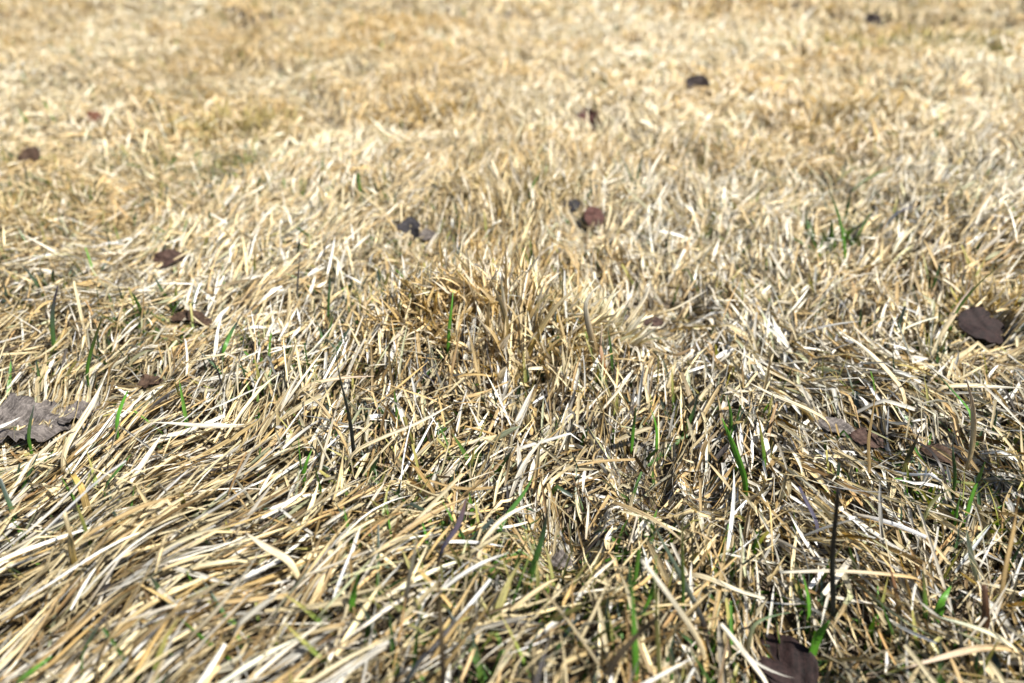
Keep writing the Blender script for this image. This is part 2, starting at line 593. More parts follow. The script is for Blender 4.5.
    # keep clear of the dead leaves and bare spots
    for lx, ly, lr, lh in CLEAR:
        near = np.where((np.abs(x - lx) < .14) & (np.abs(y - ly) < .14))[0]
        near = near[rng.random(len(near)) < 0.93]
        if len(near) == 0:
            continue
        ex, ey = X[near] - lx, Y[near] - ly
        ey = np.where(ey < 0, ey * min(.5, .62 * CAM_H / max(ly, .2)), ey * 1.1)           # the hollow opens to the south
        d = np.sqrt(ex ** 2 + ey ** 2)
        lim = lh + np.clip(d - 0.9 * lr, 0, 9) * 1.25
        H[near] = np.minimum(H[near], lim)
    Z = relief(X, Y) - MAT + H
    p = np.stack([X, Y, Z], -1)
    cut = (rng.random(n) < 0.20) | frag                                    # mown tips stay blunt
    tip = np.where(cut, 0.75, 0.06)[:, None]
    prof = np.minimum(1, 0.62 + 1.3 * t) * np.where(t > .55, 1 - (1 - tip) * ((t - .55) / .45) ** 1.4, 1)
    wid = W[:, None] * prof
    roll = rng.normal(0, 0.75, n)[:, None] + rng.normal(0, 0.55, n)[:, None] * t
    # colours
    pw = white * 1.15 + .05 + .16 * n_patch(x, y) + .10 * n_clC(x, y)
    pg = gold + .30 * n_patch2(x, y) * (y > 1) + .30 * n_patch(x + 5, y) * (y > .8) + .14 * n_clC(x + 3, y)
    pg = pg + .40 * np.clip((y - .7) / .8, 0, 1)
    u = rng.random(n)
    c = np.repeat(PAL['straw'][None], n, 0)
    a = rng.random(n)
    r2 = rng.random(n)
    c = np.where((r2 < np.clip(pw, 0, 1) * .72)[:, None], PAL['white'], c)
    c = np.where((r2 > 1 - np.clip(pg, 0, 1) * .55)[:, None], PAL['gold'] * .5 + PAL['tan'] * .5, c)
    c = np.where((a < .13)[:, None], PAL['tan'], c)
    c = np.where(((a > .13) & (a < .17))[:, None], PAL['brown'], c)
    c = np.where(((a > .19) & (a < .23))[:, None], PAL['grey'], c)
    c = np.where(((a > .26) & (a < .285))[:, None], PAL['rust'], c)
    c = np.where(((a > .285) & (a < .30))[:, None], PAL['dark'], c)
    c = np.where(((a > .30) & (a < .34))[:, None], PAL['sage'], c)
    sg = np.clip(.42 - .40 * (y - .22), .20, .42)[:, None]
    c = c * np.clip(np.exp(rng.normal(0, 1, (n, 1)) * sg - sg * .35), .3, 1.35) * (1 + rng.normal(0, .05, (n, 1)) * np.array([.6, 0, -1.0]))
    base = PAL['brown'] * .6 + PAL['gold'] * .4
    tt = np.clip((0.34 - t) / 0.34, 0, 1)[..., None] * rng.uniform(0, .75, (n, 1, 1))
    T = c[:, None, :] * (1 - tt) + base * tt
    tipb = (rng.random(n) < .10)[:, None] * np.clip((t - .8) / .2, 0, 1)
    T = T * (1 - tipb[..., None] * .7) + PAL['brown'] * tipb[..., None] * .7
    # shade of the gaps painted into the colour of deeper, older thatch
    gap_shade = np.clip(.06 + 1.1 * layer, .10, 1.0)
    gap_shade = (gap_shade + (1 - gap_shade) * np.clip((y - .4) / .7, 0, .8))[:, None, None]
    T = T * gap_shade
    if green:
        gcol = np.array([.075, .17, .025]) * rng.uniform(.35, 1.35, (n, 1)) * rng.normal(1, .08, (n, 3))
        dk = np.array([.035, .05, .045])
        yl = np.array([.38, .34, .12])
        k = rng.random(n)[:, None, None]
        tipc = np.where(k < .45, dk, np.where(k < .75, yl, gcol[:, None]))
        f = np.clip((t - .35) / .5, 0, 1)[..., None]
        T = gcol[:, None] * (1 - f) + tipc * f
    # the farther lawn is tinted towards a paler, yellower straw
    if not green:
        fy = np.clip((y - .36) / .75, 0, .92)[:, None, None]
        pt = np.clip(.42 + .45 * n_patch(x + 9, y) + .30 * n_tuft(x, y) + .25 * n_patch2(x, y + 3) + .8 * (gold - white), 0, 1)[:, None, None]
        FT = np.array([.83, .745, .54]) * (1 - pt) + np.array([.70, .505, .235]) * pt
        T = T * (1 - fy) + fy * 1.06 * (T * .5 + FT * .5) * (1.0 + .12 * n_patch2(x, y))[:, None, None]
    T = np.clip(T, .01, .88)
    return p, wid, roll, T, rng.random(n), seg, cross


# ------------------------------------------------------------------ dead leaves (placed first: the straw keeps clear of them)
# pixel, length, width, turn, tilt forward / sideways, curl, ragged, material key, clearing height, label
LEAVES = [
    (783, 662, .031, .022, 125, 14, -10, .25, .04, 'umber', .016, "dark umber dead leaf sunk in a hollow at the bottom edge, right of centre"),
    (28, 424, .058, .034, 15, 16, 6, .35, .30, 'slate', .012, "large crumpled grey dead leaf half buried in straw at the left edge"),
    (82, 412, .026, .014, 30, 14, 0, .3, .30, 'slate', .008, "small grey leaf scrap just right of the large crumpled grey leaf"),
    (168, 261, .030, .018, 20, 34, -10, .6, .12, 'plum', .016, "folded purplish brown leaf above a dark gap, upper left of the lawn"),
    (192, 321, .034, .012, -4, 12, 5, .9, .18, 'bark', .016, "thin curled brown leaf lying level among straw below the folded purplish leaf"),
    (150, 383, .016, .011, 25, 8, 0, .5, .25, 'bark', .008, "small dark brown leaf scrap between the curled leaf and large grey leaf"),
    (985, 328, .040, .030, -20, 26, 8, .2, .08, 'umber', .012, "broad flat dark brown leaf under an overhang of yellow grass at the right edge"),
    (594, 216, .022, .020, 60, 44, 20, .25, .05, 'maroon', .021, "small round maroon leaf in the hollow behind the central tuft"),
    (410, 229, .026, .020, 80, 40, 0, .4, .2, 'black', .015, "blackened leaf in the dark hole behind the left of the central tuft"),
    (428, 236, .018, .013, 10, 25, 0, .4, .25, 'slate', .008, "greyish leaf scrap touching the blackened leaf behind the central tuft"),
    (572, 206, .020, .014, 35, 35, 0, .3, .2, 'black', .008, "small black leaf scrap just left of the round maroon leaf"),
    (697, 86, .040, .036, 150, 60, 10, .3, .12, 'dusk', .018, "dark grey triangular leaf standing out on bright far grass, right of centre"),
    (588, 119, .040, .026, 100, 40, -10, .5, .35, 'maroon', .016, "ragged reddish brown leaf on the far grass left of the dark grey triangular leaf"),
    (94, 118, .022, .020, 20, 40, 0, .4, .15, 'rust', .016, "small rust red leaf, far off in the upper left of the lawn"),
    (31, 158, .028, .024, 70, 55, 0, .3, .15, 'bark', .022, "small dark brown leaf near the left edge below the rust red leaf"),
    (874, 22, .05, .04, 0, 60, 0, .3, .2, 'dusk', .020, "dark brown speck of a leaf farthest away near the top right"),
    (785, 105, .024, .018, 100, 40, 0, .3, .2, 'slate', .016, "small greyish leaf right of and below the dark grey triangular leaf"),
    (652, 322, .018, .013, 0, 12, 0, .3, .2, 'plum', .005, "purplish leaf scrap at the dark gap right of the central tuft"),
    (620, 318, .016, .012, 30, 12, 0, .3, .25, 'slate', .005, "grey leaf scrap left of the purplish scrap, right of the central tuft"),
    (838, 428, .024, .013, -18, 12, 5, .25, .18, 'slate', .010, "grey leaf piece lying between sloping white straws right of centre"),
    (868, 440, .020, .013, -25, 14, 0, .3, .15, 'plum', .010, "purplish brown leaf piece at the lower right end of the grey leaf piece"),
    (945, 458, .026, .012, -35, 14, 0, .4, .2, 'bark', .008, "brown leaf strip beneath a black arched stem at the right"),
    (562, 562, .0095, .0085, 0, 15, 0, .7, .30, 'slate', .011, "tiny crumbly charcoal grey leaf fragment in the gap below centre"),
]
MK = dict(umber=((.012, .006, .006), (.035, .017, .016)), slate=((.05, .042, .038), (.24, .21, .195)),
          plum=((.035, .018, .014), (.12, .072, .056)), bark=((.035, .02, .012), (.11, .065, .042)),
          maroon=((.045, .018, .014), (.12, .052, .042)), black=((.012, .011, .013), (.05, .045, .05)),
          dusk=((.022, .015, .015), (.065, .048, .045)), rust=((.10, .04, .024), (.22, .10, .06)))
MK = {k: leaf_material("dead_leaf_" + k, tuple(c * .6 for c in v[0]), tuple(c * .62 for c in v[1])) for k, v in MK.items()}
LEAF_LIFT = []
CLEAR = []
for L_ in LEAVES:
    p = hit(L_[0], L_[1], -MAT + L_[10])
    LEAF_LIFT.append(p)
    CLEAR.append((p[0], p[1], max(L_[2], L_[3]) * 0.50, max(L_[10] - .002, .001)))
for px_, py_, r_ in [(650, 318, .012), (672, 300, .010), (640, 475, .014), (560, 548, .010), (960, 322, .014), (700, 500, .006)]:
    x_, y_, _z = hit(px_, py_, -MAT)
    CLEAR.append((x_, y_, r_, .001))


def finish(o, name_label, cat, group=None):
    o["label"] = name_label
    o["category"] = cat
    if group:
        o["group"] = group


def make_leaf(i, spec, p):
    px, py, ln, wd, turn, tf, ts, curl, rag, mk, lift, label = spec
    r = np.random.default_rng(100 + i)
    nu, nv = 26, 16
    u = np.linspace(-1, 1, nu + 1)
    v = np.linspace(-1, 1, nv + 1)
    prof = (1 - np.abs(u) ** 2.2) ** 0.62 * (1 - .22 * u)
    ph = r.uniform(0, 6, 8)
    edge = 1 + rag * (np.sin(u * 7 + ph[0]) + .7 * np.sin(u * 15 + ph[1]) + .5 * np.sin(u * 29 + ph[2])) * .55
    edge2 = 1 + rag * (np.sin(u * 6 + ph[3]) + .7 * np.sin(u * 17 + ph[4]) + .5 * np.sin(u * 31 + ph[5])) * .55
    V = []
    for a in range(nu + 1):
        for b in range(nv + 1):
            e = edge[a] if v[b] < 0 else edge2[a]
            y = v[b] * prof[a] * e * wd / 2
            x = u[a] * ln / 2 * (1 + rag * .25 * math.sin(v[b] * 5 + ph[6]))
            z = curl * wd * (.45 * (abs(v[b]) * prof[a]) ** 1.6 - .25 * u[a] ** 2)
            z += wd * (.02 + .12 * rag) * (math.sin(x / ln * 11 + ph[1]) * math.sin(y / wd * 9 + ph[2]) + .5 * math.sin(x / ln * 23 + y / wd * 17 + ph[4]))
            z -= wd * .035 * math.exp(-(v[b] / .12) ** 2)
            V.append((x, y, z))
    Fc = []
    for a in range(nu):
        for b in range(nv):
            k = a * (nv + 1) + b
            Fc.append((k, k + 1, k + nv + 2, k + nv + 1))
    me = bpy.data.meshes.new("dead_leaf")
    me.from_pydata(V, [], Fc)
    for q in me.polygons:
        q.use_smooth = True
    me.materials.append(MK[mk])
    o = bpy.data.objects.new("dead_leaf", me)
    COL.objects.link(o)
    sm = o.modifiers.new("thickness", 'SOLIDIFY')
    sm.thickness = .00025
    o.location = p
    # tf raises the far edge so the leaf faces the camera a little, ts leans it sideways
    o.rotation_mode = 'QUATERNION'
    from mathutils import Matrix
    M = Matrix.Rotation(R(tf), 3, 'X') @ Matrix.Rotation(R(ts), 3, 'Y') @ Matrix.Rotation(R(turn), 3, 'Z')
    o.rotation_quaternion = M.to_quaternion()
    finish(o, label, "dead leaf", "dead leaves lying in the grass")
    # raised midrib running into a short stalk
    rib = []
    nr = 14
    for a in range(nr + 1):
        uu = -1.0 + 1.75 * a / nr
        k = int(round((min(max(uu, -1), 1) + 1) / 2 * nu))
        bz = V[k * (nv + 1) + nv // 2]
        rib.append((uu * ln / 2 * 1.0 if uu > -1 else bz[0], bz[1], bz[2] + .0002))
    rib.insert(0, (rib[0][0] - ln * .12, rib[0][1], rib[0][2] + .001))
    VV, FF = [], []
    for a, q in enumerate(rib):
        rad = .00042 * (1 - .7 * a / len(rib)) * (ln / .03) ** .5
        for s in range(5):
            VV.append((q[0], q[1] + rad * math.cos(s * 1.2566), q[2] + rad * math.sin(s * 1.2566)))
    for a in range(len(rib) - 1):
        for s in range(5):
            FF.append((a * 5 + s, a * 5 + (s + 1) % 5, a * 5 + 5 + (s + 1) % 5, a * 5 + 5 + s))
    if rag < .2:
        mr = bpy.data.meshes.new("midrib")
        mr.from_pydata(VV, [], FF)
        for q in mr.polygons:
            q.use_smooth = True
        mr.materials.append(MK[mk])
        ro = bpy.data.objects.new("midrib", mr)
        ro.parent = o
        COL.objects.link(ro)


for i, (L_, p_) in enumerate(zip(LEAVES, LEAF_LIFT)):
    make_leaf(i, L_, p_)

# ------------------------------------------------------------------ the mass of grass
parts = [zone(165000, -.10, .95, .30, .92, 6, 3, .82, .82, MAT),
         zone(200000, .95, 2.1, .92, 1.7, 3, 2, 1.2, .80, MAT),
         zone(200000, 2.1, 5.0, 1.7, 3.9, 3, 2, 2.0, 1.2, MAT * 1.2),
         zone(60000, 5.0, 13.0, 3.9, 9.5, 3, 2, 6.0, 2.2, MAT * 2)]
objs = []
for k, z in enumerate(parts):
    p, wid, roll, T, rnd, seg, cross = z
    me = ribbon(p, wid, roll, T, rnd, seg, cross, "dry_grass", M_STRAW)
    o = bpy.data.objects.new("dry_grass", me)
    COL.objects.link(o)
    objs.append(o)
with bpy.context.temp_override(active_object=objs[0], selected_editable_objects=objs, object=objs[0], selected_objects=objs):
    bpy.ops.object.join()
dry = objs[0]
dry["kind"] = "stuff"
finish(dry, "matted pale straw coloured winter grass covering the whole lawn", "dry grass")

gp = [zone(55000, -.10, .95, .30, .92, 5, 3, 1.0, 1.0, MAT, True),
      zone(45000, .95, 3.5, .92, 2.8, 4, 2, 1.2, 1.1, MAT, True)]
gobs = []
for z in gp:
    p, wid, roll, T, rnd, seg, cross = z
    me = ribbon(p, wid, roll, T, rnd, seg, cross, "green_grass", M_GREEN)
    o = bpy.data.objects.new("green_grass", me)
    COL.objects.link(o)
    gobs.append(o)
with bpy.context.temp_override(active_object=gobs[0], selected_editable_objects=gobs, object=gobs[0], selected_objects=gobs):
    bpy.ops.object.join()
gobs[0]["kind"] = "stuff"
finish(gobs[0], "short new green shoots growing low between the dry straw", "green grass")

# ------------------------------------------------------------------ blades that stand out one by one
G1, G2, G3 = (.09, .26, .025), (.06, .15, .025), (.12, .18, .04)
DK, PU, BK, OL = (.030, .040, .036), (.065, .058, .085), (.026, .021, .018), (.11, .11, .035)
WH, PS, TN, GD, PK = (.74, .70, .58), (.64, .54, .34), (.50, .36, .17), (.56, .40, .12), (.62, .50, .38)
# mode 'up': stands from its base; 'lie': rests on the thatch.  pts base > tip, width mm, base / tip colour
BLADES = [
    ('up', [(353, 449), (351, 425), (344, 395), (337, 368), (336, 350)], 2.3, DK, (.05, .075, .065), "long dark grey green blade standing left of centre below the central tuft"),
    ('up', [(328, 314), (329, 295), (330, 278), (329, 264)], 1.6, G2, DK, "short dark green blade standing left of the golden tuft"),
    ('up', [(297, 295), (298, 275), (300, 256)], 1.3, (.12, .12, .1), PU, "thin bluish grey blade left of the short dark green one"),
    ('up', [(54, 348), (52, 325), (53, 305), (58, 285)], 2.6, G2, PU, "green blade with a broad purple tip standing near the left edge"),
    ('up', [(86, 372), (91, 350), (97, 332), (103, 315)], 2.2, G1, OL, "olive tipped green blade right of the purple tipped blade"),
    ('lie', [(116, 424), (120, 408), (128, 390)], 2.0, G1, G1, "bright green blade leaning over straw right of the large grey leaf"),
    ('up', [(28, 438), (30, 422), (34, 405)], 1.9, G1, (.12, .15, .12), "short green blade growing through the large crumpled grey leaf"),
    ('up', [(301, 470), (299, 455), (298, 438)], 1.7, G1, G1, "bright green shoot under the long dark blade, left of its twin"),
    ('up', [(304, 470), (308, 458), (312, 449)], 1.7, G1, G1, "bright green shoot leaning right from the foot of its twin"),
    ('up', [(448, 350), (449, 328), (452, 305), (453, 290)], 1.9, G1, G1, "bright green blade in the shade in front of the golden tuft"),
    ('up', [(461, 356), (462, 342), (463, 328)], 1.8, BK, BK, "short black stub right of the bright green blade in the tuft"),
    ('up', [(846, 260), (844, 238), (838, 212), (830, 192), (824, 176)], 2.2, G1, BK, "tall blade, green below and black at its bent tip, upper right"),
    ('up', [(820, 252), (822, 240), (826, 228)], 3.2, G1, G2, "broad short green blade left of the foot of the tall black tipped one"),
    ('up', [(846, 216), (849, 200), (852, 186)], 3.0, G2, DK, "blurred dark green blade right behind the tall black tipped one"),
    ('lie', [(852, 188), (872, 176), (900, 162)], 1.8, G2, OL, "slender green blade slanting up to the right behind the tall one"),
    ('lie', [(883, 229), (895, 214), (906, 208), (921, 206)], 2.2, DK, PU, "curved slate blue blade right of the tall black tipped one"),
    ('lie', [(852, 236), (866, 220), (882, 204)], 1.8, DK, PU, "straight slate blade between the tall one and the curved slate blue one"),
    ('up', [(746, 482), (738, 458), (729, 435), (722, 418)], 2.9, G1, G1, "broad vivid green blade leaning left, right of centre"),
    ('up', [(731, 432), (731, 412), (727, 396)], 1.8, G1, G2, "narrow green blade rising beside the broad vivid green one"),
    ('up', [(765, 463), (763, 445), (760, 425), (756, 410)], 1.8, G1, (.20, .12, .04), "green blade with brown tip right of the broad vivid green one"),
    ('up', [(633, 434), (634, 422), (636, 408)], 1.8, G1, G2, "small green shoot below the dark gap right of the tuft"),
    ('up', [(657, 432), (655, 420), (651, 409)], 1.8, G1, G1, "small vivid green shoot leaning left, beside the other small one"),
    ('up', [(950, 326), (960, 305), (978, 284), (1004, 262)], 2.2, G2, OL, "long dark green blade arching to the right beside the flat brown leaf"),
    ('lie', [(972, 412), (955, 393), (938, 374), (922, 360)], 2.0, G1, DK, "green blade sloping down among white straw at the right"),
    ('up', [(834, 612), (832, 575), (833, 540), (837, 508), (838, 488)], 2.0, DK, BK, "tall black stalk standing in the lower right of the lawn"),
    ('up', [(966, 520), (970, 502), (977, 482), (985, 462)], 2.4, G1, G2, "tall broad green blade leaning right near the right edge"),
    ('up', [(955, 484), (955, 470), (953, 455), (953, 437)], 1.5, G2, DK, "thin dark green blade left of the broad one near the right edge"),
    ('up', [(956, 520), (957, 508), (961, 494)], 1.5, G1, G2, "short green blade between the broad and the olive bent blade"),
    ('lie', [(923, 520), (929, 507), (938, 495), (953, 487)], 1.8, OL, OL, "olive bent blade arching right, lower right"),
    ('up', [(905, 466), (910, 452), (917, 440), (921, 428)], 2.4, OL, BK, "olive blade with a broad black tip under the arched stem"),
    ('lie', [(946, 474), (938, 460), (928, 446), (908, 438), (889, 435)], 1.8, BK, BK, "black arched stem bent over to the left at the right"),
    ('up', [(529, 578), (537, 555), (544, 530), (549, 500)], 2.6, G1, DK, "tall dark green blade with pale edge, bottom centre"),
    ('up', [(636, 672), (635, 640), (633, 605), (631, 565)], 2.4, G1, G2, "tall bright green blade at the bottom, right of centre"),
    ('up', [(683, 612), (683, 580), (682, 545), (683, 505)], 1.3, G2, OL, "thin upright green blade right of the tall bright green one"),
    ('lie', [(707, 628), (692, 598), (678, 570), (664, 545), (655, 527)], 2.0, BK, (.13, .17, .11), "long black and green blade sloping down to the right"),
    ('up', [(604, 683), (615, 660), (640, 632), (664, 612)], 3.0, BK, (.10, .08, .05), "thick black stem arching right at the bottom"),
    ('up', [(643, 612), (650, 600), (655, 580), (656, 555)], 1.6, G1, G1, "narrow bent bright green blade behind the tall bright green one"),
    ('up', [(660, 680), (658, 640), (656, 600), (655, 575)], 1.9, OL, OL, "tall olive stem right beside the tall bright green blade"),
    ('lie', [(80, 655), (90, 637), (102, 620), (111, 607)], 2.2, G1, PU, "green blade with purple tip lying in the bottom left slope"),
    ('lie', [(14, 683), (30, 672), (52, 656)], 2.4, G3, G1, "faded green blade lying in the bottom left corner"),
    ('lie', [(104, 486), (116, 472), (131, 454)], 1.8, G2, G2, "green blade lying below the large grey leaf"),
    ('lie', [(222, 352), (226, 344), (232, 330), (240, 318)], 2.2, G1, DK, "green blade slanting up right of the curled brown leaf"),
    ('up', [(443, 683), (443, 655), (440, 620), (438, 590), (439, 560)], 1.6, BK, (.2, .15, .08), "tall dark thin stem standing at the bottom, left of centre"),
    ('up', [(404, 612), (408, 585), (414, 555), (418, 528)], 1.6, BK, (.30, .28, .22), "grey stem with black foot left of the tall dark stem"),
    ('lie', [(404, 683), (420, 660), (440, 640), (458, 614)], 2.2, DK, (.10, .09, .09), "dark stem lying across the foot of the tall dark stem"),
    ('lie', [(442, 545), (455, 532), (462, 515), (467, 496)], 2.3, PU, (.10, .06, .06), "purple blade twisted through slanting straw left of centre"),
    ('lie', [(500, 525), (512, 508), (525, 492), (533, 476)], 2.2, G2, G2, "dark green blade leaning right above the tall dark green one"),
    ('up', [(351, 608), (354, 592), (358, 574)], 2.4, G1, G1, "bright green shoot at the lower left of centre"),
    ('up', [(815, 646), (819, 634), (829, 621)], 4.0, G1, G1, "broad vivid green leaf tip right of the dark umber leaf"),
    ('lie', [(749, 642), (752, 624), (766, 617), (790, 612)], 1.8, (.2, .17, .1), (.15, .24, .12), "pale green blade bent at a right angle over the dark umber leaf"),
    ('up', [(810, 612), (808, 595), (803, 575)], 2.2, G1, G1, "green blade rising behind the broad vivid leaf tip"),
    ('up', [(938, 616), (942, 600), (951, 586)], 4.0, G1, G1, "broad short green blade under the purple tipped straw"),
    ('up', [(926, 618), (925, 595), (923, 570)], 2.0, G1, OL, "upright olive tipped blade left of the broad short green one"),
    ('up', [(634, 184), (627, 168), (618, 150)], 1.7, G2, DK, "left arm of a dark green V of blades behind the tuft"),
    ('up', [(636, 184), (640, 166), (644, 147)], 1.9, G2, DK, "right arm of a dark green V of blades behind the tuft"),
    ('lie', [(530, 192), (534, 182), (540, 172)], 2.2, G1, G2, "short green blade behind the top of the central tuft"),
    ('lie', [(818, 524), (809, 506), (799, 486)], 2.6, PU, PU, "dark purple blade lying left of the tall black stalk"),
    ('lie', [(430, 350), (423, 372), (436, 384)], 1.4, DK, PU, "thin slate blade below the golden tuft's left side"),
    ('up', [(900, 612), (896, 590), (890, 566)], 2.2, (.10, .09, .03), (.2, .1, .05), "brown stem rising left of the upright olive tipped blade"),
    ('up', [(985, 630), (986, 608), (984, 585)], 3.0, (.10, .05, .03), (.12, .06, .03), "dark brown stub in the lower right near the edge"),
]
STRAWS = [
    ('lie', [(297, 390), (320, 381), (345, 377), (374, 376)], 3.0, PS, PK, "broad pale straw crossing in front of the long dark grey green blade"),
    ('lie', [(345, 440), (335, 425), (322, 405), (300, 388)], 1.6, TN, PS, "thin hooked straw curling left of the long dark blade"),
    ('lie', [(350, 452), (385, 436), (420, 422), (453, 404)], 2.8, PS, WH, "long white straw slanting up below the golden tuft"),
    ('lie', [(62, 452), (75, 430), (90, 408), (104, 380)], 3.2, PS, WH, "broad white straw rising right of the large grey leaf"),
    ('lie', [(30, 462), (55, 440), (78, 426)], 1.8, PS, WH, "pale straw lying across the lower edge of the large grey leaf"),
    ('up', [(705, 652), (688, 622), (665, 590), (642, 560)], 2.0, PS, WH, "straight bright white stalk sloping down right at the bottom"),
    ('lie', [(768, 683), (750, 660), (735, 640), (721, 624)], 2.0, WH, WH, "thin straight white stalk pointing at the dark umber leaf"),
    ('lie', [(925, 578), (880, 573), (830, 570), (780, 572)], 2.4, TN, WH, "level pale straw passing behind the tall black stalk"),
    ('lie', [(1024, 650), (985, 646), (945, 656), (905, 668)], 2.5, TN, PK, "broad pinkish straw pointing left near the bottom right"),
    ('lie', [(1020, 652), (995, 634), (965, 624), (936, 616)], 2.3, PS, (.52, .56, .42), "sage tinted straw sloping in the bottom right"),
    ('lie', [(95, 662), (120, 618), (148, 570), (172, 528)], 2.2, TN, PS, "long tan straw rising through the bottom left slope"),
    ('up', [(500, 350), (508, 325), (500, 300), (488, 276)], 3.6, GD, PS, "broad pale blade leaning left out of the golden tuft"),
    ('up', [(528, 352), (540, 330), (556, 305), (578, 286)], 3.4, GD, PS, "broad tan blade leaning right out of the golden tuft"),
    ('up', [(596, 352), (588, 325), (584, 300), (598, 286)], 4.0, TN, WH, "broad whitish blade at the right of the golden tuft"),
    ('up', [(604, 365), (600, 345), (602, 325)], 2.6, (.45, .2, .07), PK, "rust tipped blade below the broad whitish one"),
    ('up', [(538, 335), (542, 312), (550, 288)], 2.2, GD, PS, "straight narrow blade in the middle of the golden tuft"),
    ('up', [(566, 345), (560, 318), (552, 292)], 2.0, TN, PS, "narrow blade crossing left behind the broad tan blade"),
    ('lie', [(940, 386), (970, 385), (1000, 387), (1023, 388)], 3.0, PS, WH, "level white straw ending at the right edge"),
    ('lie', [(940, 336), (952, 318), (962, 300), (973, 284)], 3.2, PS, PK, "pale pink straw leaning beside the dark green arching blade"),
    ('up', [(972, 450), (974, 425), (972, 400), (966, 378)], 2.6, PS, PK, "upright pinkish straw crossing the level white straw"),
    ('lie', [(620, 330), (633, 315), (645, 298), (651, 280)], 3.0, PS, WH, "bright white straw rising beside the dark gap right of the tuft"),
    ('lie', [(655, 312), (672, 310), (690, 300), (707, 290)], 2.0, PS, WH, "white straw bridging the dark gap right of the tuft"),
    ('lie', [(800, 385), (770, 372), (750, 358), (728, 345)], 3.0, PS, WH, "broad white straw sloping down right on the right slope"),
    ('lie', [(905, 390), (880, 362), (860, 344), (838, 330)], 3.2, PS, WH, "broad white straw higher up the right slope"),
    ('lie', [(830, 420), (800, 405), (775, 396), (748, 382)], 2.8, PS, WH, "long white straw lowest on the right slope"),
    ('up', [(870, 470), (868, 440), (873, 412), (876, 390)], 1.6, TN, TN, "thin upright tan stem among the sloping white straws"),
    ('lie', [(290, 560), (262, 545), (245, 532)], 3.0, PS, (.74, .66, .5), "pale bent straw in the middle of the lower left slope"),
    ('up', [(72, 555), (70, 535), (64, 512)], 3.4, GD, PS, "ragged cut blade standing out of the lower left slope"),
    ('up', [(86, 505), (82, 488), (73, 474)], 3.2, TN, GD, "short cut tan blade standing above the ragged one"),
    ('lie', [(235, 625), (262, 605), (282, 590), (268, 596)], 3.6, WH, WH, "curled bright white straw in the bottom left slope"),
    ('lie', [(130, 645), (190, 600), (215, 585), (250, 560)], 3.0, TN, PS, "broad straw strand lying along the bottom left slope"),
    ('lie', [(185, 640), (215, 612), (240, 580), (262, 548)], 2.6, PS, WH, "pale strand right of the broad straw strand, bottom left"),
    ('lie', [(480, 545), (500, 520), (520, 508), (535, 503)], 2.2, PS, WH, "pale straw curving over the dark green blade, bottom centre"),
    ('lie', [(610, 500), (640, 512), (665, 525), (690, 548)], 2.0, TN, PS, "tan straw bridging the gaps right of the charcoal fragment"),
    ('lie', [(690, 572), (715, 580), (742, 592), (765, 598)], 2.6, PS, (.66, .62, .48), "broad flat straw left of the tall black stalk"),
    ('up', [(1000, 610), (1005, 570), (1014, 530), (1020, 490)], 2.2, TN, TN, "tall tan stem at the right edge near the bottom"),
]


# upright tufts: centre pixel, half width, half depth (m), blades, length, width mm, root / tip colour, spread, label
TUFTS = [
    (512, 320, .060, .034, 400, .038, 2.0, (.50, .34, .12), (.80, .64, .38), 1.05, "golden brown tuft standing upright in the middle of the lawn"),
    (425, 306, .042, .024, 360, .029, 1.5, (.44, .29, .09), (.72, .53, .25), 1.25, "lower, darker golden tuft left of the middle one"),
    (590, 322, .030, .018, 200, .036, 2.5, (.52, .38, .14), (.82, .74, .52), .9, "pale broad bladed tuft right of the middle one"),
    (508, 192, .06, .03, 300, .034, 1.8, (.40, .29, .10), (.74, .60, .34), .8, "upright straw tuft on the ridge behind the middle of the lawn"),
    (440, 112, .11, .05, 300, .040, 2.6, (.44, .30, .10), (.68, .50, .23), 1.1, "amber tuft far off, left of centre"),
    (232, 122, .10, .05, 210, .040, 2.4, (.16, .17, .05), (.60, .49, .22), 1.0, "greenish amber tuft far off in the upper left"),
    (985, 300, .055, .016, 260, .028, 1.8, (.40, .28, .10), (.68, .55, .30), 1.5, "yellow tuft overhanging the flat dark brown leaf at the right edge"),
    (840, 246, .020, .010, 30, .042, 2.4, (.06, .18, .02), (.12, .17, .06), .6, "small green tuft of shoots around the foot of the tall black tipped blade"),
    (505, 600, .050, .026, 70, .030, 1.6, (.05, .12, .02), (.34, .31, .12), .7, "olive green tuft low in the straw at the bottom, left of the charcoal fragment"),
    (955, 520, .022, .014, 18, .028, 1.7, (.05, .13, .02), (.30, .30, .10), .6, "green tuft around the foot of the tall broad blade near the right edge"),
    (800, 612, .024, .014, 13, .024, 2.0, (.05, .17, .02), (.12, .20, .05), .7, "fresh green tuft behind the dark umber leaf"),
    (830, 118, .12, .05, 300, .040, 2.8, (.36, .24, .07), (.60, .43, .17), .8, "amber tuft far off right of the dark grey triangular leaf"),
    (905, 45, .22, .10, 220, .050, 3.6, (.16, .18, .05), (.54, .45, .20), 1.0, "greenish tuft farthest away near the top right"),
]


